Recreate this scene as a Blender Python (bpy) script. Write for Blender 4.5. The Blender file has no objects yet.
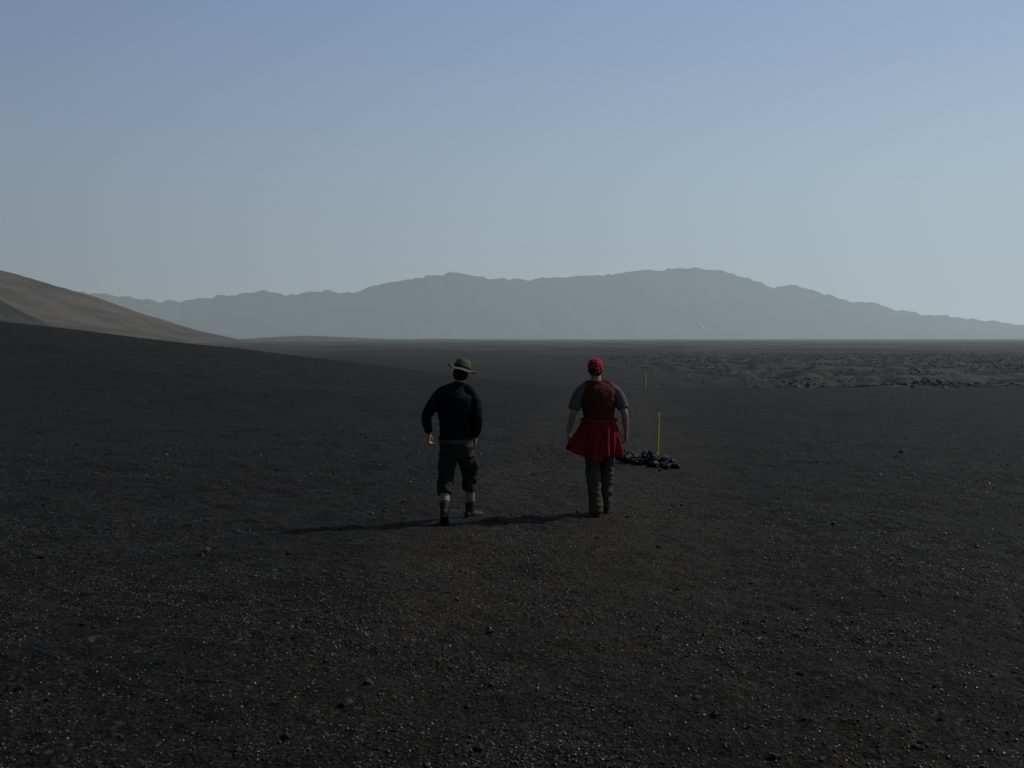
import bpy, bmesh, math, numpy as np
from mathutils import Vector, Matrix, noise as mn

scene = bpy.context.scene
scene.view_settings.view_transform = 'Standard'
scene.view_settings.look = 'None'
scene.view_settings.exposure = 0
rng = np.random.default_rng(7)
F = 995.0; CAMH = 1.97; PITCH = math.radians(2.65)

# ------------------------------------------------------------ noise
def _hash(ix, iy, seed):
    n = (ix.astype(np.int64)*374761393 + iy.astype(np.int64)*668265263 + seed*1442695041) & 0x7fffffff
    n = ((n ^ (n >> 13))*1274126177) & 0x7fffffff
    n = (n ^ (n >> 16)) & 0xffffff
    return n/float(0xffffff)
def vnoise(x, y, seed=0):
    ix = np.floor(x); iy = np.floor(y); fx = x-ix; fy = y-iy
    fx = fx*fx*(3-2*fx); fy = fy*fy*(3-2*fy)
    a = _hash(ix, iy, seed); b = _hash(ix+1, iy, seed); c = _hash(ix, iy+1, seed); d = _hash(ix+1, iy+1, seed)
    return (a*(1-fx)+b*fx)*(1-fy)+(c*(1-fx)+d*fx)*fy*1.0
def fbm(x, y, oct=4, seed=0):
    s = 0; a = .5; t = 0
    for i in range(oct):
        s = s + a*(vnoise(x*2**i+17.3*i, y*2**i-9.1*i, seed+i)*2-1); t += a; a *= .5
    return s/t
def sst(a, b, x):
    t = np.clip((x-a)/(b-a), 0, 1); return t*t*(3-2*t)

def H(x, y):
    x = np.asarray(x, float); y = np.asarray(y, float)
    r = np.hypot(x, y)
    base = -5*sst(25, 145, y)*1.0
    base = np.where(y < 0, 0, base)
    left = 0.118*np.maximum(3.0-x, 0)
    left = np.where(left > 6, 6+(left-6)*.2, left)
    left = left*sst(10, 48, y+0.15*x)*(1-sst(58, 150, y+0.1*x))
    z = base+left
    near = 1-sst(60, 300, r)
    z = z+near*(0.06*fbm(x/4, y/4, 3, 3)+0.03*fbm(x/1.1, y/.9, 3, 5))
    z = z+0.25*fbm(x/25, y/25, 3, 11)*sst(15, 50, r)
    z = z+near*0.026*fbm(x/.24, y/.2, 3, 8)*(1-.6*sst(10, 40, r))
    z = z+0.014*fbm(x/.075, y/.075, 2, 9)*(1-sst(12, 28, r))
    far = sst(200, 1500, r)
    z = z+far*1.5*fbm(x/300, y/300, 3, 21)
    lf = lava_mask(x, y)
    z = z+lf*(1.5*(1-np.abs(fbm(x/14, y/22, 4, 31))*2.6)-.9)
    return z
def lava_mask(x, y):
    return sst(10, 48, x-.05*(y-120)+18*fbm(x/30, y/40, 3, 44))*sst(80, 150, y+22*fbm(x/16, y/16, 3, 45))*(1-sst(330, 520, y))
def Hs(x, y): return float(H(np.array([x]), np.array([y]))[0])

# ------------------------------------------------------------ material helpers
def newmat(name):
    m = bpy.data.materials.new(name); m.use_nodes = True
    nt = m.node_tree; nt.nodes.clear()
    out = nt.nodes.new('ShaderNodeOutputMaterial')
    return m, nt, out
def N(nt, t, **kw):
    n = nt.nodes.new(t)
    for k, v in kw.items(): setattr(n, k, v)
    return n
def math_(nt, op, a, b=None, clamp=False):
    n = N(nt, 'ShaderNodeMath', operation=op); n.use_clamp = clamp
    for i, v in enumerate([a, b]):
        if v is None: continue
        if isinstance(v, (int, float)): n.inputs[i].default_value = v
        else: nt.links.new(v, n.inputs[i])
    return n.outputs[0]
def mixc(nt, fac, a, b, blend='MIX'):
    n = N(nt, 'ShaderNodeMix', data_type='RGBA', blend_type=blend)
    for s, v in ((n.inputs[0], fac), (n.inputs[6], a), (n.inputs[7], b)):
        if isinstance(v, (int, float)): s.default_value = v
        elif isinstance(v, tuple): s.default_value = (*v, 1) if len(v) == 3 else v
        else: nt.links.new(v, s)
    return n.outputs[2]
def noise_(nt, scale, detail=4, rough=.55, vec=None):
    n = N(nt, 'ShaderNodeTexNoise'); n.inputs['Scale'].default_value = scale
    n.inputs['Detail'].default_value = detail; n.inputs['Roughness'].default_value = rough
    if vec is not None: nt.links.new(vec, n.inputs['Vector'])
    return n.outputs[0]
def ramp(nt, v, p0, p1):
    n = N(nt, 'ShaderNodeMapRange'); n.inputs[1].default_value = p0; n.inputs[2].default_value = p1
    n.interpolation_type = 'SMOOTHSTEP'
    nt.links.new(v, n.inputs[0]); return n.outputs[0]
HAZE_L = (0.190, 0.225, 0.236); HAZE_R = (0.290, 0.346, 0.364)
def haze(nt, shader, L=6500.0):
    """aerial perspective: airlight painted on as emission, growing with distance from the origin"""
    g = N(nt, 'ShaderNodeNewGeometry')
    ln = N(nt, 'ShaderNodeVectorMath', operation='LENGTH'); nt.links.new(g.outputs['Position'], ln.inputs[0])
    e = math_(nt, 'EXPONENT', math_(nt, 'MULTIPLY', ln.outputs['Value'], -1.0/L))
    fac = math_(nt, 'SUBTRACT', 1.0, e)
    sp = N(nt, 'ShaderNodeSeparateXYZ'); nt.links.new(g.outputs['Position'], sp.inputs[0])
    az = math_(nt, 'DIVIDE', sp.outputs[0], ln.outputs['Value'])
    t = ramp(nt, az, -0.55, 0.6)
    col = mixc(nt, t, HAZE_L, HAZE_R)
    em = N(nt, 'ShaderNodeEmission'); nt.links.new(col, em.inputs[0])  # surface itself glows in the airlight colour, in place of hazy air
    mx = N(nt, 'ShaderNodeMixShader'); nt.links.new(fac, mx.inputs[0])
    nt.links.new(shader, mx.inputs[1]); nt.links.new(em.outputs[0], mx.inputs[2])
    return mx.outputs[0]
def bsdf(nt, rough=.9, spec=.2):
    b = N(nt, 'ShaderNodeBsdfPrincipled'); b.inputs['Roughness'].default_value = rough
    b.inputs['Specular IOR Level'].default_value = spec
    return b
def cloth(name, col, var=.35, scale=60, rough=.95, spec=.1, bump=.25):
    m, nt, out = newmat(name); b = bsdf(nt, rough, spec)
    tc = N(nt, 'ShaderNodeTexCoord')
    n1 = noise_(nt, 9, 4, .6, tc.outputs['Object']); n2 = noise_(nt, scale*4, 2, .6, tc.outputs['Object'])
    c = mixc(nt, n1, tuple(v*(1-var) for v in col), tuple(min(1, v*(1+var)) for v in col))
    nt.links.new(c, b.inputs['Base Color'])
    bp = N(nt, 'ShaderNodeBump'); bp.inputs['Strength'].default_value = bump; bp.inputs['Distance'].default_value = .004
    nt.links.new(math_(nt, 'ADD', n1, n2), bp.inputs['Height']); nt.links.new(bp.outputs[0], b.inputs['Normal'])
    nt.links.new(b.outputs[0], out.inputs[0]); return m

# ground
def ground_mat():
    m, nt, out = newmat('black_volcanic_sand'); b = bsdf(nt, .75, .06)
    g = N(nt, 'ShaderNodeNewGeometry'); P = g.outputs['Position']
    big = ramp(nt, noise_(nt, .33, 3, .6, P), .40, .60)
    mid = ramp(nt, noise_(nt, 1.6, 5, .7, P), .36, .64)
    fine = noise_(nt, 30, 5, .8, P)
    c = mixc(nt, big, (.0092, .0074, .0058), (.0145, .0138, .0127))
    c = mixc(nt, mid, mixc(nt, .7, c, (.0028, .0024, .0021)), c)
    sp = ramp(nt, fine, .42, .62)
    c = mixc(nt, sp, mixc(nt, .8, c, (.0008, .0007, .0006)), mixc(nt, .38, c, (.046, .042, .037)))
    v = N(nt, 'ShaderNodeTexVoronoi'); v.inputs['Scale'].default_value = 42; nt.links.new(P, v.inputs['Vector'])
    vs = N(nt, 'ShaderNodeSeparateColor'); nt.links.new(v.outputs['Color'], vs.inputs[0])
    c = mixc(nt, math_(nt, 'MULTIPLY', ramp(nt, vs.outputs[0], .84, 1.0), mid), c, (.060, .058, .054))
    at = N(nt, 'ShaderNodeAttribute', attribute_name='trail')
    c = mixc(nt, math_(nt, 'MULTIPLY', at.outputs['Fac'], .7), c, mixc(nt, sp, (.016, .0140, .0120), (.056, .050, .043)))
    la = N(nt, 'ShaderNodeAttribute', attribute_name='lava')
    mpl = N(nt, 'ShaderNodeMapping'); mpl.inputs['Scale'].default_value = (1, .45, 1); nt.links.new(P, mpl.inputs[0])
    c = mixc(nt, math_(nt, 'MULTIPLY', la.outputs['Fac'], .85), c, mixc(nt, ramp(nt, noise_(nt, .22, 5, .75, mpl.outputs[0]), .44, .60), (.008, .008, .0078), (.052, .054, .051)))
    ln = N(nt, 'ShaderNodeVectorMath', operation='LENGTH'); nt.links.new(P, ln.inputs[0])
    farf = ramp(nt, ln.outputs['Value'], 150, 900)
    mpp = N(nt, 'ShaderNodeMapping'); mpp.inputs['Scale'].default_value = (1, .5, 1); nt.links.new(P, mpp.inputs[0])
    plain = mixc(nt, ramp(nt, noise_(nt, .012, 5, .65, mpp.outputs[0]), .42, .58), (.012, .0105, .0085), (.044, .038, .029))
    c = mixc(nt, math_(nt, 'MULTIPLY', farf, math_(nt, 'SUBTRACT', 1.0, la.outputs['Fac'])), c, plain)
    nt.links.new(c, b.inputs['Base Color'])
    h = math_(nt, 'ADD', math_(nt, 'MULTIPLY', v.outputs['Distance'], -.7), fine)
    bp = N(nt, 'ShaderNodeBump'); bp.inputs['Strength'].default_value = 1.0; bp.inputs['Distance'].default_value = .035
    nt.links.new(h, bp.inputs['Height']); nt.links.new(bp.outputs[0], b.inputs['Normal'])
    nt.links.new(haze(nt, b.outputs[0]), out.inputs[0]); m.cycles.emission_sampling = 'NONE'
    return m
def rock_mat(name, c0, c1, rough=.55, spec=.35, hz=False, scale=20, pw=3.0, bump=True):
    m, nt, out = newmat(name); b = bsdf(nt, rough, spec)
    g = N(nt, 'ShaderNodeNewGeometry'); P = g.outputs['Position']
    r = g.outputs['Random Per Island']
    c = mixc(nt, math_(nt, 'POWER', r, pw), c0, c1)
    if bump:
        n = noise_(nt, scale, 3, .6, P)
        c = mixc(nt, math_(nt, 'MULTIPLY', n, .5), c, tuple(v*.4 for v in c0))
        bp = N(nt, 'ShaderNodeBump'); bp.inputs['Strength'].default_value = .6; bp.inputs['Distance'].default_value = .2/scale
        nt.links.new(n, bp.inputs['Height']); nt.links.new(bp.outputs[0], b.inputs['Normal'])
    nt.links.new(c, b.inputs['Base Color'])
    s = b.outputs[0]
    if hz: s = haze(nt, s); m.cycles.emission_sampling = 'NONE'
    nt.links.new(s, out.inputs[0]); return m
def hill_mat(name, c0, c1, scale, L=6500, snow=False):
    m, nt, out = newmat(name); b = bsdf(nt, .95, .05)
    g = N(nt, 'ShaderNodeNewGeometry'); P = g.outputs['Position']
    mp = N(nt, 'ShaderNodeMapping'); mp.inputs['Scale'].default_value = (1, 1, .35); nt.links.new(P, mp.inputs[0])
    n = ramp(nt, noise_(nt, scale, 6, .65, mp.outputs[0]), .35, .65)
    c = mixc(nt, n, c0, c1)
    if snow:   # thin remains of old snow lying in gullies
        m2 = N(nt, 'ShaderNodeMapping'); m2.inputs['Scale'].default_value = (1, .12, .4); m2.inputs['Rotation'].default_value = (0, 0, .35); nt.links.new(P, m2.inputs[0])
        s1 = ramp(nt, noise_(nt, .010, 4, .6, m2.outputs[0]), .68, .74)
        s2 = ramp(nt, noise_(nt, .0009, 2, .5, P), .48, .62)
        c = mixc(nt, math_(nt, 'MULTIPLY', s1, s2), c, (.26, .265, .27))
    nt.links.new(c, b.inputs['Base Color'])
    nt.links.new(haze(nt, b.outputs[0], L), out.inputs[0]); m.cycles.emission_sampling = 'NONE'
    return m

def mesh_np(name, verts, faces_flat, loops_per, mats, smooth=True):
    me = bpy.data.meshes.new(name)
    nv = len(verts); nf = len(faces_flat)//loops_per
    me.vertices.add(nv); me.vertices.foreach_set('co', np.asarray(verts, np.float32).ravel())
    me.loops.add(nf*loops_per); me.loops.foreach_set('vertex_index', np.asarray(faces_flat, np.int32))
    me.polygons.add(nf); me.polygons.foreach_set('loop_start', np.arange(0, nf*loops_per, loops_per, dtype=np.int32))
    me.polygons.foreach_set('loop_total', np.full(nf, loops_per, np.int32))
    me.polygons.foreach_set('use_smooth', np.full(nf, smooth, bool))
    me.update(calc_edges=True); me.validate()
    ob = bpy.data.objects.new(name, me); scene.collection.objects.link(ob)
    for m in mats: me.materials.append(m)
    return ob

# ------------------------------------------------------------ ground sheet
rr = [0.05, 0.6, 1.2, 1.8, 2.4, 3.0]
while rr[-1] < 16: rr.append(rr[-1]*1.0055)
while rr[-1] < 420: rr.append(rr[-1]*1.009)
while rr[-1] < 17000: rr.append(rr[-1]*1.025)
rr = np.array(rr)
th = np.concatenate([np.arange(-38, 38, .15), np.arange(38, 322, 4.0)]); th = np.radians(th)
R, T = np.meshgrid(rr, th, indexing='ij')
X = R*np.sin(T); Y = R*np.cos(T); Z = H(X, Y)
verts = np.stack([X, Y, Z], -1).reshape(-1, 3)
nr, na = R.shape
i, j = np.meshgrid(np.arange(nr-1), np.arange(na), indexing='ij'); j2 = (j+1) % na
faces = np.stack([i*na+j, i*na+j2, (i+1)*na+j2, (i+1)*na+j], -1).reshape(-1, 4)[:, ::-1].reshape(-1)
ground = mesh_np('ground', verts, faces, 4, [ground_mat()])
vx, vy = verts[:, 0], verts[:, 1]
tc = np.interp(vy, [0, 5, 11, 17, 30, 57, 90], [.3, .5, 1.3, 2.3, 3.9, 7.6, 9.0])
tw = .85+.022*np.clip(vy, 0, 90)
trail = np.exp(-((vx-tc+.5*fbm(vx/1.5, vy/1.5, 3, 91))/tw)**2)*sst(4, 9, vy)*(1-sst(60, 110, vy))
# second, fainter worn line to the left where the walkers pass
tc2 = np.interp(vy, [0, 6, 10.7, 20, 45], [-.6, -.6, -.3, .6, 4.0])
trail = np.maximum(trail, .8*np.exp(-((vx-tc2+.5*fbm(vx/1.2, vy/1.2, 3, 95))/.6)**2)*sst(4, 7, vy)*(1-sst(20, 45, vy)))
trail = trail*np.clip(.75+.6*fbm(vx/.8, vy/1.2, 3, 97), 0, 1)
a = ground.data.attributes.new('trail', 'FLOAT', 'POINT'); a.data.foreach_set('value', trail.astype(np.float32))
a = ground.data.attributes.new('lava', 'FLOAT', 'POINT'); a.data.foreach_set('value', lava_mask(vx, vy).astype(np.float32))

# ------------------------------------------------------------ stones
phi = (1+5**.5)/2
ICO = np.array([(-1, phi, 0), (1, phi, 0), (-1, -phi, 0), (1, -phi, 0), (0, -1, phi), (0, 1, phi), (0, -1, -phi), (0, 1, -phi), (phi, 0, -1), (phi, 0, 1), (-phi, 0, -1), (-phi, 0, 1)])/math.hypot(1, phi)
ICF = np.array([(0, 11, 5), (0, 5, 1), (0, 1, 7), (0, 7, 10), (0, 10, 11), (1, 5, 9), (5, 11, 4), (11, 10, 2), (10, 7, 6), (7, 1, 8), (3, 9, 4), (3, 4, 2), (3, 2, 6), (3, 6, 8), (3, 8, 9), (4, 9, 5), (2, 4, 11), (6, 2, 10), (8, 6, 7), (9, 8, 1)])
def subdiv(v, f):
    v = [tuple(p) for p in v]; cache = {}; out = []
    def mid(a, b):
        k = (min(a, b), max(a, b))
        if k not in cache:
            p = np.array(v[a])+np.array(v[b]); p /= np.linalg.norm(p); v.append(tuple(p)); cache[k] = len(v)-1
        return cache[k]
    for a, b, c in f:
        ab, bc, ca = mid(a, b), mid(b, c), mid(c, a)
        out += [(a, ab, ca), (b, bc, ab), (c, ca, bc), (ab, bc, ca)]
    return np.array(v), np.array(out)
IC2 = subdiv(ICO, ICF)
def stones(name, pos, size, mats, base=(ICO, ICF), jit=.3, flat=(.55, .9), ndark=0):
    bv, bf = base; n = len(pos)
    V = bv[None]*(1+rng.uniform(-jit, jit, (n, len(bv), 1)))
    sc = np.stack([rng.uniform(.8, 1.3, n), rng.uniform(.6, 1.0, n), rng.uniform(flat[0], flat[1], n)], -1)
    V = V*sc[:, None, :]*size[:, None, None]
    a = rng.uniform(0, 6.283, n); t = rng.uniform(-.5, .5, n)
    ct, st = np.cos(t)[:, None], np.sin(t)[:, None]
    x, y, z = V[..., 0], V[..., 1]*ct-V[..., 2]*st, V[..., 1]*st+V[..., 2]*ct
    ca, sa = np.cos(a)[:, None], np.sin(a)[:, None]
    V = np.stack([x*ca-y*sa, x*sa+y*ca, z], -1)+pos[:, None, :]
    Fc = (bf[None]+(np.arange(n)*len(bv))[:, None, None]).reshape(-1)
    ob = mesh_np(name, V.reshape(-1, 3), Fc, 3, mats, smooth=False)
    if ndark:
        mi = np.zeros(n*len(bf), np.int32); mi[-ndark*len(bf):] = 1
        ob.data.polygons.foreach_set('material_index', mi)
    return ob
def scatter(n, d0, d1, p=1.0, half=.56):
    d = d0*(d1/d0)**(rng.random(n)**p)
    x = rng.uniform(-half, half, n)*d
    return x, d
gx, gy = [], []; gs = []
x, y = scatter(125000, 3.6, 20); keep = rng.random(len(x)) < .2+1.2*np.clip(fbm(x/1.3, y/1.3, 3, 61)*1.4+.35, 0, 1)
x, y = x[keep], y[keep]; gx.append(x); gy.append(y); gs.append(.0032+.0080*rng.random(len(x))**2.3)
x, y = scatter(26000, 13, 60); keep = rng.random(len(x)) < .15+np.clip(fbm(x/3, y/3, 3, 62)*1.3+.4, 0, 1)
x, y = x[keep], y[keep]; gx.append(x); gy.append(y); gs.append(.006+.015*rng.random(len(x))**4)
x, y = scatter(600, 4.5, 40); gx.append(x); gy.append(y); gs.append(.011+.024*rng.random(len(x))**5)
singles = [(275, 472, .03), (205, 552, .045), (199, 557, .03), (85, 642, .04), (365, 686, .035), (235, 532, .03), (247, 528, .03), (370, 513, .035), (12, 690, .03), (660, 545, .02), (700, 700, .02), (905, 560, .02), (870, 640, .02), (330, 470, .02)]
for px, py, s in singles:
    d = CAMH/math.tan(math.atan((py-384)/F)+PITCH); gx.append(np.array([(px-512)/F*d])); gy.append(np.array([d])); gs.append(np.array([s]))
gx = np.concatenate(gx); gy = np.concatenate(gy); gs = np.concatenate(gs)
gz = H(gx, gy)+gs*.2
gravel_m = rock_mat('scoria_gravel', (.0060, .0053, .0047), (.072, .069, .064), .48, .28, bump=False, pw=5.0)
dark_m = rock_mat('dark_scoria', (.005, .0046, .0042), (.011, .0105, .0098), .6, .2, bump=True, scale=60)
stones('gravel', np.stack([gx, gy, gz], -1), gs, [gravel_m, dark_m], ndark=600+len(singles))

# lava field: broken blocks in the hollow on the right
n = 60000
ly = rng.uniform(85, 440, n); lx = rng.uniform(10, 270, n)
k = (np.abs(lx) < .6*ly) & (lava_mask(lx, ly) > .1+rng.random(n)*.85) & (fbm(lx/22, ly/28, 3, 71) > -.25+.3*rng.random(n)*.5)
lx, ly = lx[k], ly[k]; ls = .08+.32*rng.random(len(lx))**3
lz = H(lx, ly)+ls*.1
nh = 320
hx = 54+rng.normal(0, 7, nh); hy = 146+rng.normal(0, 6, nh); hz = H(hx, hy)+.9*np.exp(-((hx-54)/8)**2-((hy-146)/6)**2)
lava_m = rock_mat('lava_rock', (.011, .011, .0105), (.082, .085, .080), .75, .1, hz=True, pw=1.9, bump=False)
stones('lava_field', np.stack([np.r_[lx, hx], np.r_[ly, hy], np.r_[lz, hz]], -1), np.r_[ls, .2+.3*rng.random(nh)], [lava_m], jit=.35, flat=(.4, .9))

# ------------------------------------------------------------ hills
def hfield(name, x0, x1, y0, y1, nx, ny, fn, mat):
    xs = np.linspace(x0, x1, nx); ys = np.linspace(y0, y1, ny)
    Xg, Yg = np.meshgrid(xs, ys, indexing='ij'); Zg = fn(Xg, Yg)
    v = np.stack([Xg, Yg, Zg], -1).reshape(-1, 3)
    i, j = np.meshgrid(np.arange(nx-1), np.arange(ny-1), indexing='ij')
    f = np.stack([i*ny+j, (i+1)*ny+j, (i+1)*ny+j+1, i*ny+j+1], -1).reshape(-1)
    return mesh_np(name, v, f, 4, [mat])
def f1(x, y):
    r = np.hypot((x+1010), (y-1500)*.8)
    prof = np.interp(r, [0, 150, 240, 330, 420, 500, 560, 640], [140, 127, 107, 80, 46, 21, 7, -8])
    n = fbm(x/90, y/90, 5, 101)
    ang = np.arctan2(y-1500, x+1010)
    return -6+prof+4*n*sst(0, 60, prof)+1.2*fbm(x/25, y/25, 3, 107)*sst(0, 30, prof)-3.5*np.abs(fbm(ang*14, r/260, 3, 109))*sst(10, 60, prof)
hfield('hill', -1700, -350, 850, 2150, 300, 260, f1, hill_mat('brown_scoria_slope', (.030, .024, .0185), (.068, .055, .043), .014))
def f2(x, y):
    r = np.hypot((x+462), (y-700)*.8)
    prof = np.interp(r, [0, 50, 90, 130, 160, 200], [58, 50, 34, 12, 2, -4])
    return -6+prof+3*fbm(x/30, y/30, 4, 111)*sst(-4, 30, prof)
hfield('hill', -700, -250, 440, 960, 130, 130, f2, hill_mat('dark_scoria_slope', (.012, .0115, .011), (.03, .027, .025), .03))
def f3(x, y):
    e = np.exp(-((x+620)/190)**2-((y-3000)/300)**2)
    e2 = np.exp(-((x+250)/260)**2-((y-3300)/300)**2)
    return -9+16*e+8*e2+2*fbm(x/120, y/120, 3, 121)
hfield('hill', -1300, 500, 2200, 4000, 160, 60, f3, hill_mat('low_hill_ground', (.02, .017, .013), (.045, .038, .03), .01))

prof = [(-500, 322), (-250, 308), (-60, 296), (95, 293), (130, 297), (180, 300), (215, 296), (250, 292), (300, 296), (330, 291), (345, 293), (375, 285), (400, 281), (440, 274), (480, 273), (520, 278), (545, 280), (575, 275), (640, 270), (670, 268), (720, 269), (745, 278), (770, 284), (790, 284), (815, 292), (850, 300), (880, 305), (920, 312), (960, 318), (1000, 322), (1060, 326), (1200, 322), (1500, 330)]
pxs = np.array([p[0] for p in prof], float); pys = np.array([p[1] for p in prof], float)
U = np.linspace(-500, 1500, 1400); Vv = np.concatenate([np.linspace(0, 1, 60), np.linspace(1.04, 1.8, 16)])
Ug, Vg = np.meshgrid(U, Vv, indexing='ij')
D = 8000+2500*Vg
ridge = (338.2-np.interp(Ug, pxs, pys))/F*10500
ridge = ridge+30*fbm(Ug/10, Ug*0, 3, 131)+38*fbm(Ug/30, Ug*0, 3, 137)-4
sh = np.where(Vg <= 1, np.power(np.clip(Vg, 0, 1), 1.25), np.clip(1-(Vg-1)*1.2, 0, 1))
Xm = (Ug-512)/F*D
gul = np.abs(fbm(Xm/420, D/1100, 6, 141))
Zm = -6+ridge*sh - gul*ridge*.42*np.sin(np.clip(Vg, 0, 1)*math.pi)**.7
v = np.stack([Xm, D+250*fbm(Ug/60, Vg*2, 3, 151), Zm], -1).reshape(-1, 3)
nu, nv_ = Ug.shape
i, j = np.meshgrid(np.arange(nu-1), np.arange(nv_-1), indexing='ij')
f = np.stack([i*nv_+j, (i+1)*nv_+j, (i+1)*nv_+j+1, i*nv_+j+1], -1).reshape(-1)
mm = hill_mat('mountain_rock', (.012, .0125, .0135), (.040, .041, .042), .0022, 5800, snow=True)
mountain = mesh_np('mountain_range', v, f, 4, [mm])

# ------------------------------------------------------------ steam plumes at the mountain foot
def px2w(px, py, d):
    a = math.atan((py-384)/F)+PITCH
    return Vector(((px-512)/F*d, d, CAMH-d*math.tan(a)))
sm, nt, out = newmat('steam'); b = bsdf(nt, 1, 0); b.inputs['Base Color'].default_value = (.8, .8, .8, 1)
tr = N(nt, 'ShaderNodeBsdfTransparent'); mx = N(nt, 'ShaderNodeMixShader'); g = N(nt, 'ShaderNodeNewGeometry')
fac = ramp(nt, noise_(nt, .02, 4, .7, g.outputs['Position']), .3, .7)
nt.links.new(math_(nt, 'MULTIPLY', fac, .45), mx.inputs[0]); nt.links.new(tr.outputs[0], mx.inputs[1]); nt.links.new(b.outputs[0], mx.inputs[2]); nt.links.new(mx.outputs[0], out.inputs[0])

# ------------------------------------------------------------ figure tools
class Acc:
    def __init__(s): s.v = []; s.f = []
    def add(s, v, f):
        o = len(s.v); s.v += [tuple(p) for p in v]; s.f += [tuple(i+o for i in q) for q in f]
def catmull(P, n):
    P = np.array(P, float); m = len(P)
    if m == 2: t = np.linspace(0, 1, n*1+1)[:, None]; return P[0]*(1-t)+P[1]*t
    out = []
    for k in range(m-1):
        p0 = P[max(k-1, 0)]; p1 = P[k]; p2 = P[k+1]; p3 = P[min(k+2, m-1)]
        for t in np.linspace(0, 1, n, endpoint=False):
            out.append(.5*((2*p1)+(-p0+p2)*t+(2*p0-5*p1+4*p2-p3)*t*t+(-p0+3*p1-3*p2+p3)*t**3))
    out.append(P[-1]); return np.array(out)
def tube(acc, pts, seg=20, n=4, side=(1, 0, 0), M=None, power=2.0):
    """pts: (x,y,z,rx,ry)"""
    pts = [p if len(p) == 5 else (*p, p[3]) for p in pts]
    Q = catmull(pts, n); C = Q[:, :3]; rx = np.abs(Q[:, 3]); ry = np.abs(Q[:, 4])
    Tn = np.gradient(C, axis=0); Tn /= np.linalg.norm(Tn, axis=1)[:, None]+1e-9
    side = np.array(side, float); vs = []
    for c, t, a, bb in zip(C, Tn, rx, ry):
        s = side-t*np.dot(side, t); s /= np.linalg.norm(s)+1e-9; o = np.cross(t, s)
        for k in range(seg):
            an = 2*math.pi*k/seg; ca, sa = math.cos(an), math.sin(an)
            e = 2/power
            vs.append(c+s*a*np.sign(ca)*abs(ca)**e+o*bb*np.sign(sa)*abs(sa)**e)
    m = len(C); fs = []
    for r in range(m-1):
        for k in range(seg):
            k2 = (k+1) % seg; fs.append((r*seg+k, r*seg+k2, (r+1)*seg+k2, (r+1)*seg+k))
    vs.append(C[0]-Tn[0]*min(rx[0], ry[0])*.35); vs.append(C[-1]+Tn[-1]*min(rx[-1], ry[-1])*.35); a0 = len(vs)-2
    for k in range(seg):
        k2 = (k+1) % seg; fs.append((k2, k, a0)); fs.append(((m-1)*seg+k, (m-1)*seg+k2, a0+1))
    if M is not None: vs = [M@Vector(p) for p in vs]
    acc.add(vs, fs)
def ell(acc, c, r, M=None, nu=20, nv=12):
    vs = []; fs = []
    vs.append((c[0], c[1], c[2]+r[2]))
    for a in range(1, nv):
        p = math.pi*a/nv
        for k in range(nu):
            q = 2*math.pi*k/nu; vs.append((c[0]+r[0]*math.sin(p)*math.cos(q), c[1]+r[1]*math.sin(p)*math.sin(q), c[2]+r[2]*math.cos(p)))
    vs.append((c[0], c[1], c[2]-r[2])); e = len(vs)-1
    for k in range(nu):
        k2 = (k+1) % nu; fs.append((0, 1+k, 1+k2)); fs.append((e, 1+(nv-2)*nu+k2, 1+(nv-2)*nu+k))
        for a in range(nv-2):
            fs.append((1+a*nu+k, 1+(a+1)*nu+k, 1+(a+1)*nu+k2, 1+a*nu+k2))
    if M is not None: vs = [M@Vector(p) for p in vs]
    acc.add(vs, fs)
def build(name, acc, mats, parent, voxel=.007, smooth=4, disp=None, matfn=None):
    me = bpy.data.meshes.new(name); me.from_pydata(acc.v, [], acc.f); me.update()
    ob = bpy.data.objects.new(name+'_src', me); scene.collection.objects.link(ob)
    bmm = bmesh.new(); bmm.from_mesh(me); bmesh.ops.recalc_face_normals(bmm, faces=bmm.faces); bmm.to_mesh(me); bmm.free()
    if voxel:
        md = ob.modifiers.new('r', 'REMESH'); md.mode = 'VOXEL'; md.voxel_size = voxel
        if smooth:
            sd = ob.modifiers.new('s', 'SMOOTH'); sd.iterations = smooth; sd.factor = .5
    dg = bpy.context.evaluated_depsgraph_get(); dg.update()
    me2 = bpy.data.meshes.new_from_object(ob.evaluated_get(dg)); me2.name = name
    bpy.data.objects.remove(ob)
    if disp:
        nrm = [v.normal.copy() for v in me2.vertices]
        for v, nn in zip(me2.vertices, nrm): v.co = v.co+nn*disp(v.co)
    me2.materials.clear()
    for m in mats: me2.materials.append(m)
    for p in me2.polygons:
        p.use_smooth = True
        if matfn: p.material_index = matfn(p.center)
    me2.update()
    o2 = bpy.data.objects.new(name, me2); scene.collection.objects.link(o2); o2.parent = parent
    return o2
def folds(amp, sx=14, sz=7, seed=0.):
    def d(c):
        q = Vector((c.x*sx+seed, c.y*sx, c.z*sz)); 
        w = 1-abs(mn.noise(q))*2.2
        return amp*(w*.7+mn.noise(q*2.3)*.6-.3)
    return d
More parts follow.
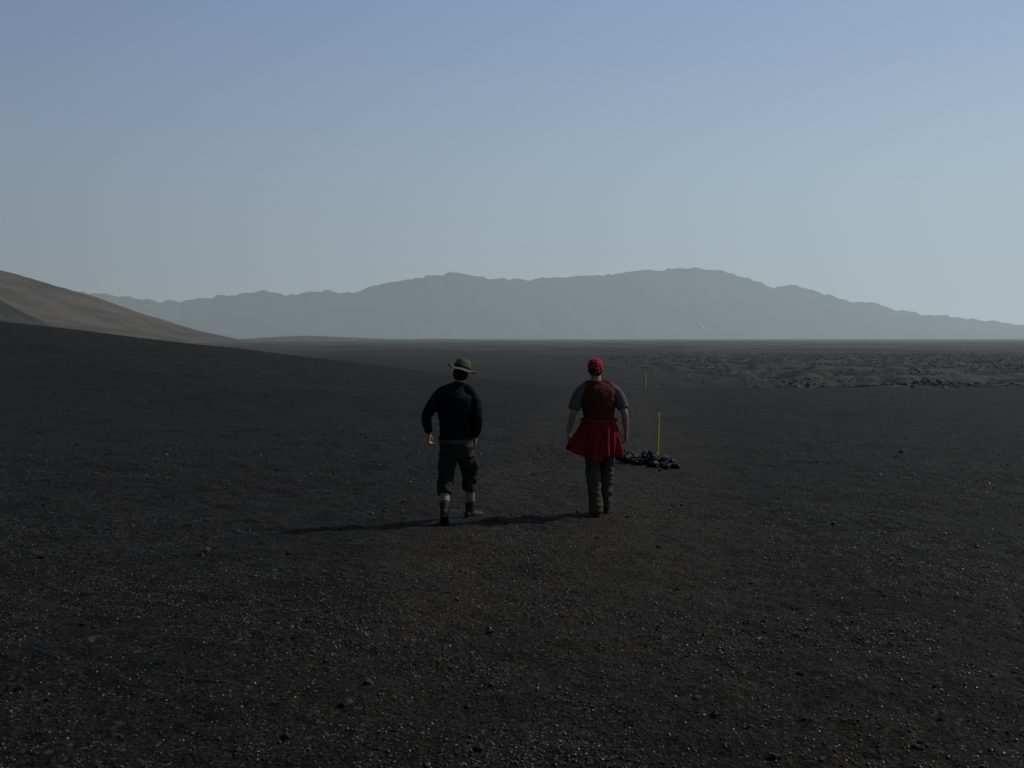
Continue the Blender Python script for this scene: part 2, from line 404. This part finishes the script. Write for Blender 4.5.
def hand(acc, wrist, d, w, nrm, curl=.5, s=1.0):
    wr = Vector(wrist); d = Vector(d).normalized(); w = (Vector(w)-d*Vector(w).dot(d)).normalized(); nrm = d.cross(w)*(1 if d.cross(w).dot(Vector(nrm)) > 0 else -1)
    def P(a, bb, c): return wr+(d*a+w*bb+nrm*c)*s
    pal = []
    for a, rw, rn in [(-.02, .026, .021), (.01, .030, .019), (.045, .040, .017), (.08, .042, .015), (.092, .038, .012)]:
        q = P(a, 0, 0); pal.append((q.x, q.y, q.z, rw*s, rn*s))
    tube(acc, pal, side=tuple(w), seg=16, n=3)
    for off, L, rad in [(.031, .072, .0082), (.0105, .080, .0085), (-.0105, .075, .008), (-.031, .060, .0072)]:
        pts = []; pos = P(.075, off, 0); ang = .12
        pts.append((pos.x, pos.y, pos.z, rad*s))
        for kk, fr in enumerate([.25, .42, .28, .2]):
            ang += curl*(.25 if kk == 0 else .75)
            dirv = (d*math.cos(ang)+nrm*math.sin(ang)+w*off*1.5)
            pos = pos+dirv*L*fr*s; pts.append((pos.x, pos.y, pos.z, rad*s*(1-.07*kk)))
        tube(acc, pts, seg=8, n=3)
    pts = []
    for a, bb, c, r in [(.012, .018, .004, .012), (.035, .036, .012, .0115), (.062, .045, .020, .0095), (.085, .045, .028, .008)]:
        q = P(a, bb, c); pts.append((q.x, q.y, q.z, r*s))
    tube(acc, pts, seg=8, n=3)
def head(acc, M):
    ell(acc, (0, -.008, .035), (.076, .096, .088), M)
    ell(acc, (0, .02, -.03), (.060, .070, .075), M)
    ell(acc, (0, .055, -.075), (.030, .030, .025), M)
    tube(acc, [(0, .085, .022, .010), (0, .104, -.012, .015), (0, .100, -.024, .012)], seg=10, n=3, M=M)
    tube(acc, [(-.03, .076, -.052, .006), (0, .090, -.050, .008), (.03, .076, -.052, .006)], seg=8, n=3, side=(0, 0, 1), M=M)
    for s in (-1, 1):
        ell(acc, (s*.030, .082, .030), (.018, .010, .007), M)
        ell(acc, (s*.080, -.006, -.002), (.010, .020, .032), M)
        ell(acc, (s*.038, .062, -.02), (.024, .02, .02), M)
def eyes(parent, M, matw):
    a = Acc()
    for s in (-1, 1): ell(a, (s*.030, .082, .012), (.012, .009, .008), M, 12, 8)
    build('eyes', a, [matw], parent, voxel=0)
def boot(acc, ank, yaw, pitch=0, shaft=.095):
    M = Matrix.Translation(ank)@Matrix.Rotation(yaw, 4, 'Z')@Matrix.Rotation(pitch, 4, 'X')
    tube(acc, [(0, -.075, -.055, .034, .036), (0, -.03, -.045, .041, .050), (0, .05, -.055, .044, .040), (0, .13, -.065, .050, .030), (0, .19, -.070, .036, .020)], seg=18, n=4, M=M)
    tube(acc, [(0, -.012, -.05, .047, .060), (0, -.012, .0, .047, .056), (0, -.012, shaft*.6, .052, .058), (0, -.012, shaft, .054, .060)], seg=18, n=3, M=M)
    tube(acc, [(0, -.082, -.085, .036, .011), (0, -.02, -.085, .042, .012), (0, .06, -.085, .044, .012), (0, .14, -.085, .053, .012), (0, .20, -.082, .036, .011)], seg=18, n=4, M=M)

def skin_mat():
    m, nt, out = newmat('skin'); b = bsdf(nt, .55, .3)
    tc = N(nt, 'ShaderNodeTexCoord'); n1 = noise_(nt, 14, 4, .6, tc.outputs['Object'])
    nt.links.new(mixc(nt, n1, (.19, .105, .075), (.29, .18, .135)), b.inputs['Base Color'])
    nt.links.new(b.outputs[0], out.inputs[0]); return m
SK = skin_mat()
EYE = cloth('eye_white', (.6, .58, .55), .1, rough=.3)
HAIR = cloth('dark_hair', (.02, .014, .01), .4, 200)
LEATHER = cloth('dark_leather', (.016, .012, .010), .4, rough=.7, spec=.2)

def empty(name, loc):
    e = bpy.data.objects.new(name, None); e.location = loc; scene.collection.objects.link(e); e.empty_display_size = .3
    return e
def arm_skin(a, S, E_, W, wd):
    S = np.array(S); E_ = np.array(E_); W = np.array(W)
    tube(a, [(S[0]-wd*.06, S[1], S[2]-.01, .046), (*S, .047), (*(S*.75+E_*.25+np.array([wd*.01, 0, 0])), .048), (*((S+E_)/2), .045), (*E_, .038), (*(E_*.6+W*.4), .037), (*W, .026, .022)])

# ------------------------------------------------------------ hiker with hat
def hiker_hat():
    d = 10.72; x0 = (457-512)/F*d
    E = empty('hiker', (x0, d, Hs(x0, d)-.012))
    hM = Matrix.Translation((.045, .02, 1.615))@Matrix.Rotation(math.radians(-18), 4, 'Z')@Matrix.Rotation(math.radians(-6), 4, 'X')@Matrix.Rotation(math.radians(6), 4, 'Y')
    Ls, Le, Lw = (-.195, 0, 1.375), (-.325, -.05, 1.165), (-.312, .05, .965)
    Rs, Re, Rw = (.160, .0, 1.370), (.222, -.06, 1.135), (.195, .03, .925)
    LH, LK, LA = (-.095, 0, .90), (-.125, .01, .50), (-.125, -.22, .165)
    RH, RK, RA = (.085, 0, .90), (.12, .19, .50), (.135, .25, .10)
    a = Acc()
    tube(a, [(-.01, 0, .86, .155, .10), (-.01, 0, .95, .155, .105), (-.015, 0, 1.08, .14, .10), (-.015, 0, 1.25, .160, .115), (-.01, 0, 1.36, .165, .10), (.005, 0, 1.43, .11, .075), (.02, 0, 1.48, .056, .058)], seg=28, power=2.3)
    tube(a, [(.015, 0, 1.43, .056, .060), (.03, .005, 1.50, .056, .060), (.043, .012, 1.57, .056, .060)])
    head(a, hM)
    arm_skin(a, Ls, Le, Lw, -1); arm_skin(a, Rs, Re, Rw, 1)
    hand(a, Lw, (.0, .10, -1), (.3, 1, 0), (1, 0, 0), .75); hand(a, Rw, (-.12, .12, -1), (-.3, 1, 0), (-1, 0, 0), .65)
    for Hh, K, A in ((LH, LK, LA), (RH, RK, RA)):
        mid = np.array(K)*.62+np.array(A)*.38
        tube(a, [(*Hh, .088), (*((np.array(Hh)+np.array(K))/2), .076), (*K, .056), (mid[0], mid[1]-.012, mid[2], .058), (*A, .038)])
    build('body', a, [SK], E, voxel=.0048, smooth=2)
    eyes(E, hM, EYE)
    a = Acc(); ell(a, (0, -.028, .0), (.081, .083, .085), hM); build('hair', a, [HAIR], E, voxel=.006, smooth=1, disp=folds(.004, 60, 30))
    # sweater
    a = Acc()
    tube(a, [(-.015, -.003, .885, .180, .132), (-.015, -.003, .93, .182, .136), (-.018, -.003, 1.02, .172, .128), (-.022, -.005, 1.14, .182, .132), (-.022, -.012, 1.27, .200, .142), (-.018, -.012, 1.36, .198, .132), (-.005, -.005, 1.425, .150, .105), (.015, 0, 1.475, .082, .08), (.026, 0, 1.525, .068, .070)], seg=32, power=2.25)
    for nx_, S in ((-.02, Ls), (.055, Rs)):
        tube(a, [(nx_, -.005, 1.475, .045, .06), ((nx_+S[0])/2, -.008, 1.430, .052, .075), (S[0], -.005, S[2]+.008, .062, .072)], side=(0, 1, 0), n=5)
    tube(a, [(-.12, 0, 1.365, .066), (-.185, 0, 1.378, .070), (-.232, -.012, 1.325, .070), (-.285, -.035, 1.24, .065), (Le[0], Le[1], Le[2], .058), (-.325, 0, 1.075, .052), (-.313, .042, .985, .041)])
    tube(a, [(.09, 0, 1.36, .066), (.150, 0, 1.372, .070), (.190, -.014, 1.315, .070), (.214, -.04, 1.23, .065), (Re[0], Re[1], Re[2], .058), (.216, -.02, 1.04, .052), (.197, .022, .945, .041)])
    build('sweater', a, [cloth('black_knit', (.0062, .0062, .0066), .3, 80)], E, voxel=.008, smooth=6, disp=folds(.009, 8, 13))
    a = Acc(); tube(a, [(-.013, -.003, .868, .183, .138), (-.013, -.003, .912, .186, .142)], seg=40, n=3, power=2.25)
    ell(a, (-.02, -.14, .885), (.07, .03, .028))
    build('waist_strap', a, [cloth('grey_webbing', (.048, .050, .052), .3)], E, voxel=.006, smooth=1)
    # three-quarter trousers
    a = Acc()
    tube(a, [(-.008, -.005, .72, .175, .115), (-.008, -.008, .80, .186, .140), (-.01, -.005, .88, .176, .132), (-.01, 0, .91, .17, .125)], seg=32, power=2.4)
    tube(a, [(-.092, 0, .82, .100, .118), (-.108, .0, .66, .098, .108), (-.124, .005, .52, .088, .094), (-.127, -.065, .41, .084, .090), (-.126, -.115, .335, .078, .084)])
    tube(a, [(.078, .01, .82, .100, .118), (.098, .09, .66, .096, .108), (.12, .18, .52, .088, .094), (.127, .202, .40, .084, .088), (.129, .215, .325, .078, .082)])
    tube(a, [(.185, .06, .70, .03, .06), (.19, .10, .60, .036, .07), (.185, .13, .52, .02, .05)], seg=12)
    build('cropped_trousers', a, [cloth('dark_olive_cotton', (.020, .019, .0145), .35)], E, voxel=.008, smooth=3, disp=folds(.018, 7, 11, 3.))
    a = Acc(); boot(a, LA, math.radians(4), math.radians(-29), .08); build('boot_left', a, [LEATHER], E, voxel=.005, smooth=2)
    a = Acc(); boot(a, RA, math.radians(-38), 0, .08); build('boot_right', a, [LEATHER], E, voxel=.005, smooth=2)
    a = Acc()
    tube(a, [(LA[0], LA[1]+.012, LA[2]+.04, .046, .050), (LA[0], LA[1]+.048, LA[2]+.095, .051, .055)], n=4)
    tube(a, [(RA[0], RA[1]-.01, RA[2]+.04, .046, .050), (RA[0], RA[1]-.016, RA[2]+.11, .052, .056)], n=4)
    build('socks', a, [cloth('wool_sock', (.045, .043, .040), .3)], E, voxel=.006, smooth=1)
    # bush hat
    tM = hM@Matrix.Translation((0, -.004, .060))@Matrix.Rotation(math.radians(-5), 4, 'X')@Matrix.Rotation(math.radians(8), 4, 'Y')
    pr = [(0, .104), (.04, .106), (.066, .101), (.080, .084), (.090, .045), (.095, .004), (.115, -.008), (.140, -.014), (.158, -.020), (.160, -.025), (.157, -.027), (.138, -.020), (.112, -.014), (.090, -.006), (.085, .03), (.076, .074), (.05, .092), (0, .095)]
    vs = []; fs = []; ns = 56
    for k in range(ns):
        an = 2*math.pi*k/ns
        for r, z in pr:
            w = max(0, (r-.095)/.065)
            zz = z+w*(.014*math.sin(2*an+.6)+.007*math.sin(5*an+1)+.010*abs(math.cos(an)))
            zz -= .012*math.exp(-(r/.04)**2) if z > .09 else 0
            vs.append(tM@Vector((r*.93*math.cos(an), r*1.1*math.sin(an), zz)))
    m_ = len(pr)
    for k in range(ns):
        k2 = (k+1) % ns
        for q in range(m_-1): fs.append((k*m_+q, k*m_+q+1, k2*m_+q+1, k2*m_+q))
    a = Acc(); a.add(vs, fs); build('bush_hat', a, [cloth('hat_canvas', (.080, .075, .055), .4)], E, voxel=0)
    a = Acc(); tube(a, [(0, 0, .006, .0925, .109), (0, 0, .03, .0900, .1065)], seg=40, n=2, M=tM); build('hat_band', a, [cloth('hat_band_cloth', (.015, .015, .014), .3)], E, voxel=0)
    return E
hiker_hat()

# ------------------------------------------------------------ hiker with red bandana
def hiker_red():
    d = 11.1; x0 = (600-512)/F*d
    E = empty('hiker', (x0, d, Hs(x0, d)-.012))
    hM = Matrix.Translation((-.052, .02, 1.63))@Matrix.Rotation(math.radians(8), 4, 'Z')@Matrix.Rotation(math.radians(-4), 4, 'X')
    Ls, Le, Lw = (-.205, 0, 1.375), (-.300, -.03, 1.14), (-.345, .05, .915)
    Rs, Re, Rw = (.175, 0, 1.37), (.270, -.035, 1.15), (.300, .04, .925)
    LH, LK, LA = (-.095, 0, .90), (-.075, .03, .50), (-.045, -.10, .10)
    RH, RK, RA = (.085, 0, .90), (.095, .13, .50), (.085, .14, .10)
    a = Acc()
    tube(a, [(-.005, 0, .86, .155, .10), (-.005, 0, .95, .155, .105), (-.01, 0, 1.08, .14, .10), (-.015, 0, 1.25, .160, .115), (-.015, 0, 1.36, .165, .10), (-.025, 0, 1.43, .11, .075), (-.035, 0, 1.48, .056, .058)], seg=28, power=2.3)
    tube(a, [(-.03, 0, 1.43, .056, .060), (-.042, .005, 1.51, .056, .060), (-.05, .012, 1.58, .056, .060)])
    head(a, hM)
    arm_skin(a, Ls, Le, Lw, -1); arm_skin(a, Rs, Re, Rw, 1)
    hand(a, Lw, (.02, .12, -1), (.2, 1, 0), (1, 0, 0), .6); hand(a, Rw, (-.04, .10, -1), (-.2, 1, 0), (-1, 0, 0), .5)
    for Hh, K, A in ((LH, LK, LA), (RH, RK, RA)):
        mid = np.array(K)*.62+np.array(A)*.38
        tube(a, [(*Hh, .088), (*((np.array(Hh)+np.array(K))/2), .072), (*K, .054), (mid[0], mid[1]-.012, mid[2], .052), (*A, .036)])
    build('body', a, [SK], E, voxel=.0048, smooth=2)
    eyes(E, hM, EYE)
    a = Acc(); ell(a, (0, -.03, -.005), (.079, .078, .078), hM); build('hair', a, [HAIR], E, voxel=.006, smooth=1, disp=folds(.003, 60, 30))
    a = Acc()
    tube(a, [(-.01, -.003, .94, .168, .125), (-.01, -.003, 1.02, .164, .122), (-.013, -.004, 1.12, .174, .126), (-.018, -.010, 1.26, .194, .136), (-.018, -.012, 1.36, .194, .128), (-.025, -.005, 1.425, .148, .102), (-.035, 0, 1.470, .080, .078), (-.039, 0, 1.498, .069, .070)], seg=32, power=2.25)
    for nx_, S in ((-.085, Ls), (.010, Rs)):
        tube(a, [(nx_, -.005, 1.470, .042, .06), ((nx_+S[0])/2, -.008, 1.428, .050, .072), (S[0], -.005, S[2]+.008, .060, .070)], side=(0, 1, 0), n=5)
    tube(a, [(-.13, 0, 1.365, .066), (-.195, 0, 1.378, .069), (-.238, -.008, 1.325, .071), (-.268, -.015, 1.26, .070), (-.290, -.022, 1.19, .067)])
    tube(a, [(.10, 0, 1.36, .066), (.165, 0, 1.373, .069), (.208, -.008, 1.32, .071), (.238, -.018, 1.26, .070), (.260, -.027, 1.195, .067)])
    def mf(c):
        ax = abs(c.x+.015)
        return 1 if ax > .200-.30*max(0, c.z-1.30) and c.z > 1.15 else 0
    build('t_shirt', a, [cloth('maroon_cotton', (.060, .018, .014), .2), cloth('grey_cotton', (.070, .073, .073), .2)], E, voxel=.0075, smooth=6, disp=folds(.008, 8, 12, 7.), matfn=mf)
    a = Acc()
    tube(a, [(-.005, -.005, .72, .165, .11), (-.005, -.008, .80, .178, .135), (-.008, -.005, .90, .165, .125), (-.01, 0, .97, .158, .118)], seg=32, power=2.4)
    tube(a, [(-.085, 0, .82, .092, .115), (-.082, .01, .66, .088, .10), (-.075, .02, .50, .080, .086), (-.062, -.04, .34, .078, .086), (-.050, -.100, .15, .076, .086), (-.047, -.108, .050, .078, .092)])
    tube(a, [(.078, .01, .82, .092, .115), (.085, .06, .66, .088, .10), (.095, .12, .50, .080, .086), (.093, .125, .34, .076, .084), (.087, .13, .15, .073, .082), (.085, .13, .055, .075, .087)])
    build('trousers', a, [cloth('khaki_cotton', (.048, .043, .029), .3)], E, voxel=.008, smooth=3, disp=folds(.016, 7, 12, 11.))
    a = Acc(); boot(a, LA, math.radians(6), 0, .04); build('boot_left', a, [LEATHER], E, voxel=.005, smooth=2)
    a = Acc(); boot(a, RA, math.radians(-10), 0, .04); build('boot_right', a, [LEATHER], E, voxel=.005, smooth=2)
    red = cloth('red_fleece', (.155, .010, .012), .3, 50)
    na_, nz = 150, 22; vs = []; fs = []
    a0, a1 = math.radians(-238), math.radians(58)
    for jj in range(nz):
        t = jj/(nz-1)
        for ii in range(na_):
            an = a0+(a1-a0)*ii/(na_-1)
            back = .5-.5*math.sin(an)
            drop = .33+.10*back+.035*math.sin(an*3+1)+.02*math.sin(an*7)
            fl = math.exp(-((an+math.pi*.97)/.42)**2)
            fr_ = math.exp(-((an+.05)/.5)**2)
            z = 1.075-t*(drop-.04*fl)
            fold = math.sin(an*9+2*mn.noise(Vector((an*1.4, t*1.3, 3))))*.020+math.sin(an*17+3*t)*.008
            rx = .178+.045*t+fl*.14*t**1.3+fr_*.03*t; ry = .140+.045*t
            rr_ = 1+(fold*(.25+1.2*t))/.18
            pt = Vector((-.008+rx*math.cos(an)*rr_, -.005+ry*math.sin(an)*rr_, z+.006*mn.noise(Vector((an*5, t*6, 0)))))
            vs.append(pt)
    for jj in range(nz-1):
        for ii in range(na_-1): fs.append((jj*na_+ii, jj*na_+ii+1, (jj+1)*na_+ii+1, (jj+1)*na_+ii))
    me = bpy.data.meshes.new('tied_jacket'); me.from_pydata(vs, [], fs); me.materials.append(red)
    for p in me.polygons: p.use_smooth = True
    o = bpy.data.objects.new('tied_jacket', me); scene.collection.objects.link(o); o.parent = E
    s = o.modifiers.new('s', 'SOLIDIFY'); s.thickness = .010; s.offset = 0
    a = Acc()
    ring_ = [(-.008+.183*math.cos(q), -.005+.146*math.sin(q), 1.06+.014*math.sin(q*2+1), .020, .027) for q in np.linspace(math.pi/2, math.pi/2+2*math.pi, 17)]
    tube(a, ring_, n=3, side=(0, 0, 1), seg=12)
    ell(a, (-.01, .155, 1.045), (.045, .035, .04))
    tube(a, [(-.02, .165, 1.04, .03), (-.06, .185, .95, .036), (-.075, .19, .80, .032), (-.08, .19, .68, .028)])
    tube(a, [(.01, .165, 1.04, .03), (.05, .185, .95, .036), (.06, .19, .78, .032)])
    build('tied_jacket_sleeves', a, [red], E, voxel=.007, smooth=2, disp=folds(.008, 16, 20))
    bm_, nt, out = newmat('bandana_print'); b = bsdf(nt, .9, .1); tc = N(nt, 'ShaderNodeTexCoord')
    v = N(nt, 'ShaderNodeTexVoronoi'); v.inputs['Scale'].default_value = 38; nt.links.new(tc.outputs['Object'], v.inputs['Vector'])
    nt.links.new(mixc(nt, ramp(nt, v.outputs['Distance'], .30, .22), (.22, .012, .022), (.38, .20, .20)), b.inputs['Base Color']); nt.links.new(b.outputs[0], out.inputs[0])
    a = Acc()
    bM = hM@Matrix.Translation((0, -.008, .03))@Matrix.Rotation(math.radians(10), 4, 'X')
    tube(a, [(0, 0, -.012, .083, .103), (0, 0, .02, .084, .104), (0, 0, .055, .074, .092), (0, 0, .082, .050, .064), (0, 0, .094, .018, .024)], seg=30, n=4, M=bM)
    ell(a, (0, -.108, -.012), (.022, .018, .016), bM)
    tube(a, [(0, -.112, -.015, .012, .006), (-.022, -.125, -.05, .020, .005), (-.030, -.122, -.088, .012, .004)], seg=10, M=bM)
    tube(a, [(0, -.112, -.015, .012, .006), (.018, -.125, -.045, .018, .005), (.020, -.120, -.075, .010, .004)], seg=10, M=bM)
    build('bandana', a, [bm_], E, voxel=.0045, smooth=1, disp=folds(.005, 30, 22, 5.))
    return E
hiker_red()

# ------------------------------------------------------------ far hikers down in the hollow
def far_hiker(px, d, topcol, h):
    x = (px-512)/F*d
    E = empty('distant_hiker', (x, d, Hs(x, d)))
    s = h/1.78; S = Matrix.Scale(s, 4)
    a = Acc()
    tube(a, [(0, 0, .88, .16, .11), (0, 0, 1.1, .15, .11), (0, 0, 1.35, .21, .13), (0, 0, 1.46, .10, .08), (0, 0, 1.56, .055, .055)], M=S)
    ell(a, (0, .01, 1.66), (.085, .10, .12), S)
    for w in (-1, 1):
        tube(a, [(w*.19, 0, 1.40, .06), (w*.25, -.03, 1.15, .05), (w*.24, .08, .92, .035), (w*.24, .1, .82, .03)], M=S)
        tube(a, [(w*.09, 0, .92, .10), (w*.10, w*.12, .5, .065), (w*.10, w*.16, .08, .05), (w*.10, w*.16+.12, .04, .04)], M=S)
    def mf(c):
        z = c.z/s; return 2 if z > 1.52 else (0 if z > .92 else 1)
    build('body', a, [cloth('jacket_'+str(px), topcol, .1), bpy.data.materials['khaki_cotton'], SK], E, voxel=.02, smooth=1, matfn=mf)
far_hiker(481, 122, (.30, .38, .44), 1.75)
far_hiker(489, 126, (.55, .55, .55), 1.7)

# ------------------------------------------------------------ marker stakes and rock pile
def yellow(name, c0, c1):
    yel, nt, out = newmat(name); b = bsdf(nt, .5, .3); g = N(nt, 'ShaderNodeNewGeometry')
    nt.links.new(mixc(nt, ramp(nt, noise_(nt, 12, 5, .7, g.outputs['Position']), .4, .75), c0, c1), b.inputs['Base Color']); nt.links.new(b.outputs[0], out.inputs[0]); return yel
def stake(px, d, h, r, yel):
    x = (px-512)/F*d; z = Hs(x, d)
    bm = bmesh.new(); lv = []
    for zz, s in [(-.15, 1), (h*.5, 1), (h-.015, 1), (h, .6)]:
        lv.append([bm.verts.new((s*r*math.cos(q+.3)+.02*zz, s*r*math.sin(q+.3), zz)) for q in np.linspace(0, 2*math.pi, 9)[:-1]])
    for a_, b_ in zip(lv[:-1], lv[1:]):
        for k in range(8): bm.faces.new((a_[k], a_[(k+1) % 8], b_[(k+1) % 8], b_[k]))
    bm.faces.new(lv[-1])
    me = bpy.data.meshes.new('trail_marker_post'); bm.to_mesh(me); bm.free(); me.materials.append(yel)
    o = bpy.data.objects.new('trail_marker_post', me); o.location = (x, d, z); scene.collection.objects.link(o)
stake(658, 16.6, .75, .022, yellow('yellow_paint', (.42, .36, .06), (.18, .16, .07)))
stake(645, 50, .72, .055, yellow('faded_yellow_paint', (.34, .30, .09), (.18, .16, .07)))
pos = []; sz = []
for k in range(95):
    c = (2.24, 15.6, .27) if k < 62 else (1.84, 15.9, .17)
    x = c[0]+rng.normal(0, c[2]*.5); y = c[1]+rng.normal(0, .22)
    s = rng.uniform(.03, .085); q = math.exp(-((x-c[0])/c[2])**2-((y-c[1])/.3)**2)
    pos.append((x, y, Hs(x, y)+s*.3+q*.19*rng.random())); sz.append(s)
stones('rock_cairn', np.array(pos), np.array(sz), [rock_mat('cairn_rock', (.004, .004, .004), (.016, .0155, .015), .6, .15, scale=25)], base=IC2, jit=.14, flat=(.6, .9))

def plume(px, py, hpx, lean, d=7600, w=1.0):
    a = Acc(); pts = []
    for t in np.linspace(0, 1, 6):
        p = px2w(px+lean*t+1.5*math.sin(t*6), py-hpx*t, d); pts.append((p.x, p.y, p.z, (6+7*t)*w, (6+7*t)*w))
    tube(a, pts, seg=12)
    me = bpy.data.meshes.new('steam_plume'); me.from_pydata(a.v, [], a.f); me.materials.append(sm)
    for p in me.polygons: p.use_smooth = True
    o = bpy.data.objects.new('steam_plume', me); scene.collection.objects.link(o)
plume(722, 339, 14, -24); plume(398, 339, 8, -3, w=.7); plume(458, 336, 8, -4, w=.7)

# ------------------------------------------------------------ light
EL = math.radians(43); AZ = math.radians(68)
w = bpy.data.worlds.new('World'); scene.world = w; w.use_nodes = True
nt = w.node_tree; nt.nodes.clear()
sky = nt.nodes.new('ShaderNodeTexSky'); sky.sky_type = 'NISHITA'; sky.sun_disc = False
sky.sun_elevation = EL; sky.sun_rotation = AZ; sky.air_density = 1.0; sky.dust_density = 2.0; sky.ozone_density = 1.0; sky.altitude = 200
skc = N(nt, 'ShaderNodeVectorMath', operation='SCALE'); nt.links.new(sky.outputs[0], skc.inputs[0]); skc.inputs['Scale'].default_value = .03
# dusty haze veil: low in the sky, brighter toward the sun
tc = N(nt, 'ShaderNodeTexCoord'); nm = N(nt, 'ShaderNodeVectorMath', operation='NORMALIZE'); nt.links.new(tc.outputs['Generated'], nm.inputs[0])
sp = N(nt, 'ShaderNodeSeparateXYZ'); nt.links.new(nm.outputs[0], sp.inputs[0])
dt = N(nt, 'ShaderNodeVectorMath', operation='DOT_PRODUCT'); nt.links.new(nm.outputs[0], dt.inputs[0]); dt.inputs[1].default_value = (math.sin(AZ), math.cos(AZ), 0)
def lin(v, a_, b_):
    n_ = N(nt, 'ShaderNodeMapRange'); n_.inputs[1].default_value = a_; n_.inputs[2].default_value = b_; nt.links.new(v, n_.inputs[0]); return n_.outputs[0]
t = lin(dt.outputs['Value'], -.07, .77)
hor = mixc(nt, t, (.258, .298, .310), (.410, .485, .512))
mid = mixc(nt, t, (.232, .300, .375), (.385, .498, .582))
top = mixc(nt, t, (.172, .247, .388), (.295, .402, .582))
c = mixc(nt, ramp(nt, sp.outputs[2], .0, .20), hor, mid)
c = mixc(nt, ramp(nt, sp.outputs[2], .12, .36), c, top)
c = mixc(nt, ramp(nt, sp.outputs[2], .33, .7), c, skc.outputs[0])
c = mixc(nt, lin(dt.outputs['Value'], -.1, -.9), c, mixc(nt, .45, c, (0, 0, 0)))   # sky opposite the sun is dimmer
bg = nt.nodes.new('ShaderNodeBackground'); bg.inputs[1].default_value = 1.0
o = nt.nodes.new('ShaderNodeOutputWorld')
nt.links.new(c, bg.inputs[0]); nt.links.new(bg.outputs[0], o.inputs[0])
L = bpy.data.lights.new('sun', 'SUN'); L.energy = 3.1; L.angle = math.radians(.5); L.color = (1, .95, .87)
lo = bpy.data.objects.new('sun', L); scene.collection.objects.link(lo)
dv = Vector((-math.sin(AZ)*math.cos(EL), -math.cos(AZ)*math.cos(EL), -math.sin(EL)))
lo.rotation_euler = dv.to_track_quat('-Z', 'Y').to_euler(); lo.location = (30, 20, 40)

cam = bpy.data.cameras.new('camera'); co = bpy.data.objects.new('camera', cam); scene.collection.objects.link(co)
co.location = (0, 0, CAMH+Hs(0, 10)*1.0); co.rotation_euler = (math.pi/2-PITCH, 0, 0)
cam.sensor_width = 36; cam.lens = F*36/1024; cam.clip_end = 40000; cam.clip_start = .1
scene.camera = co
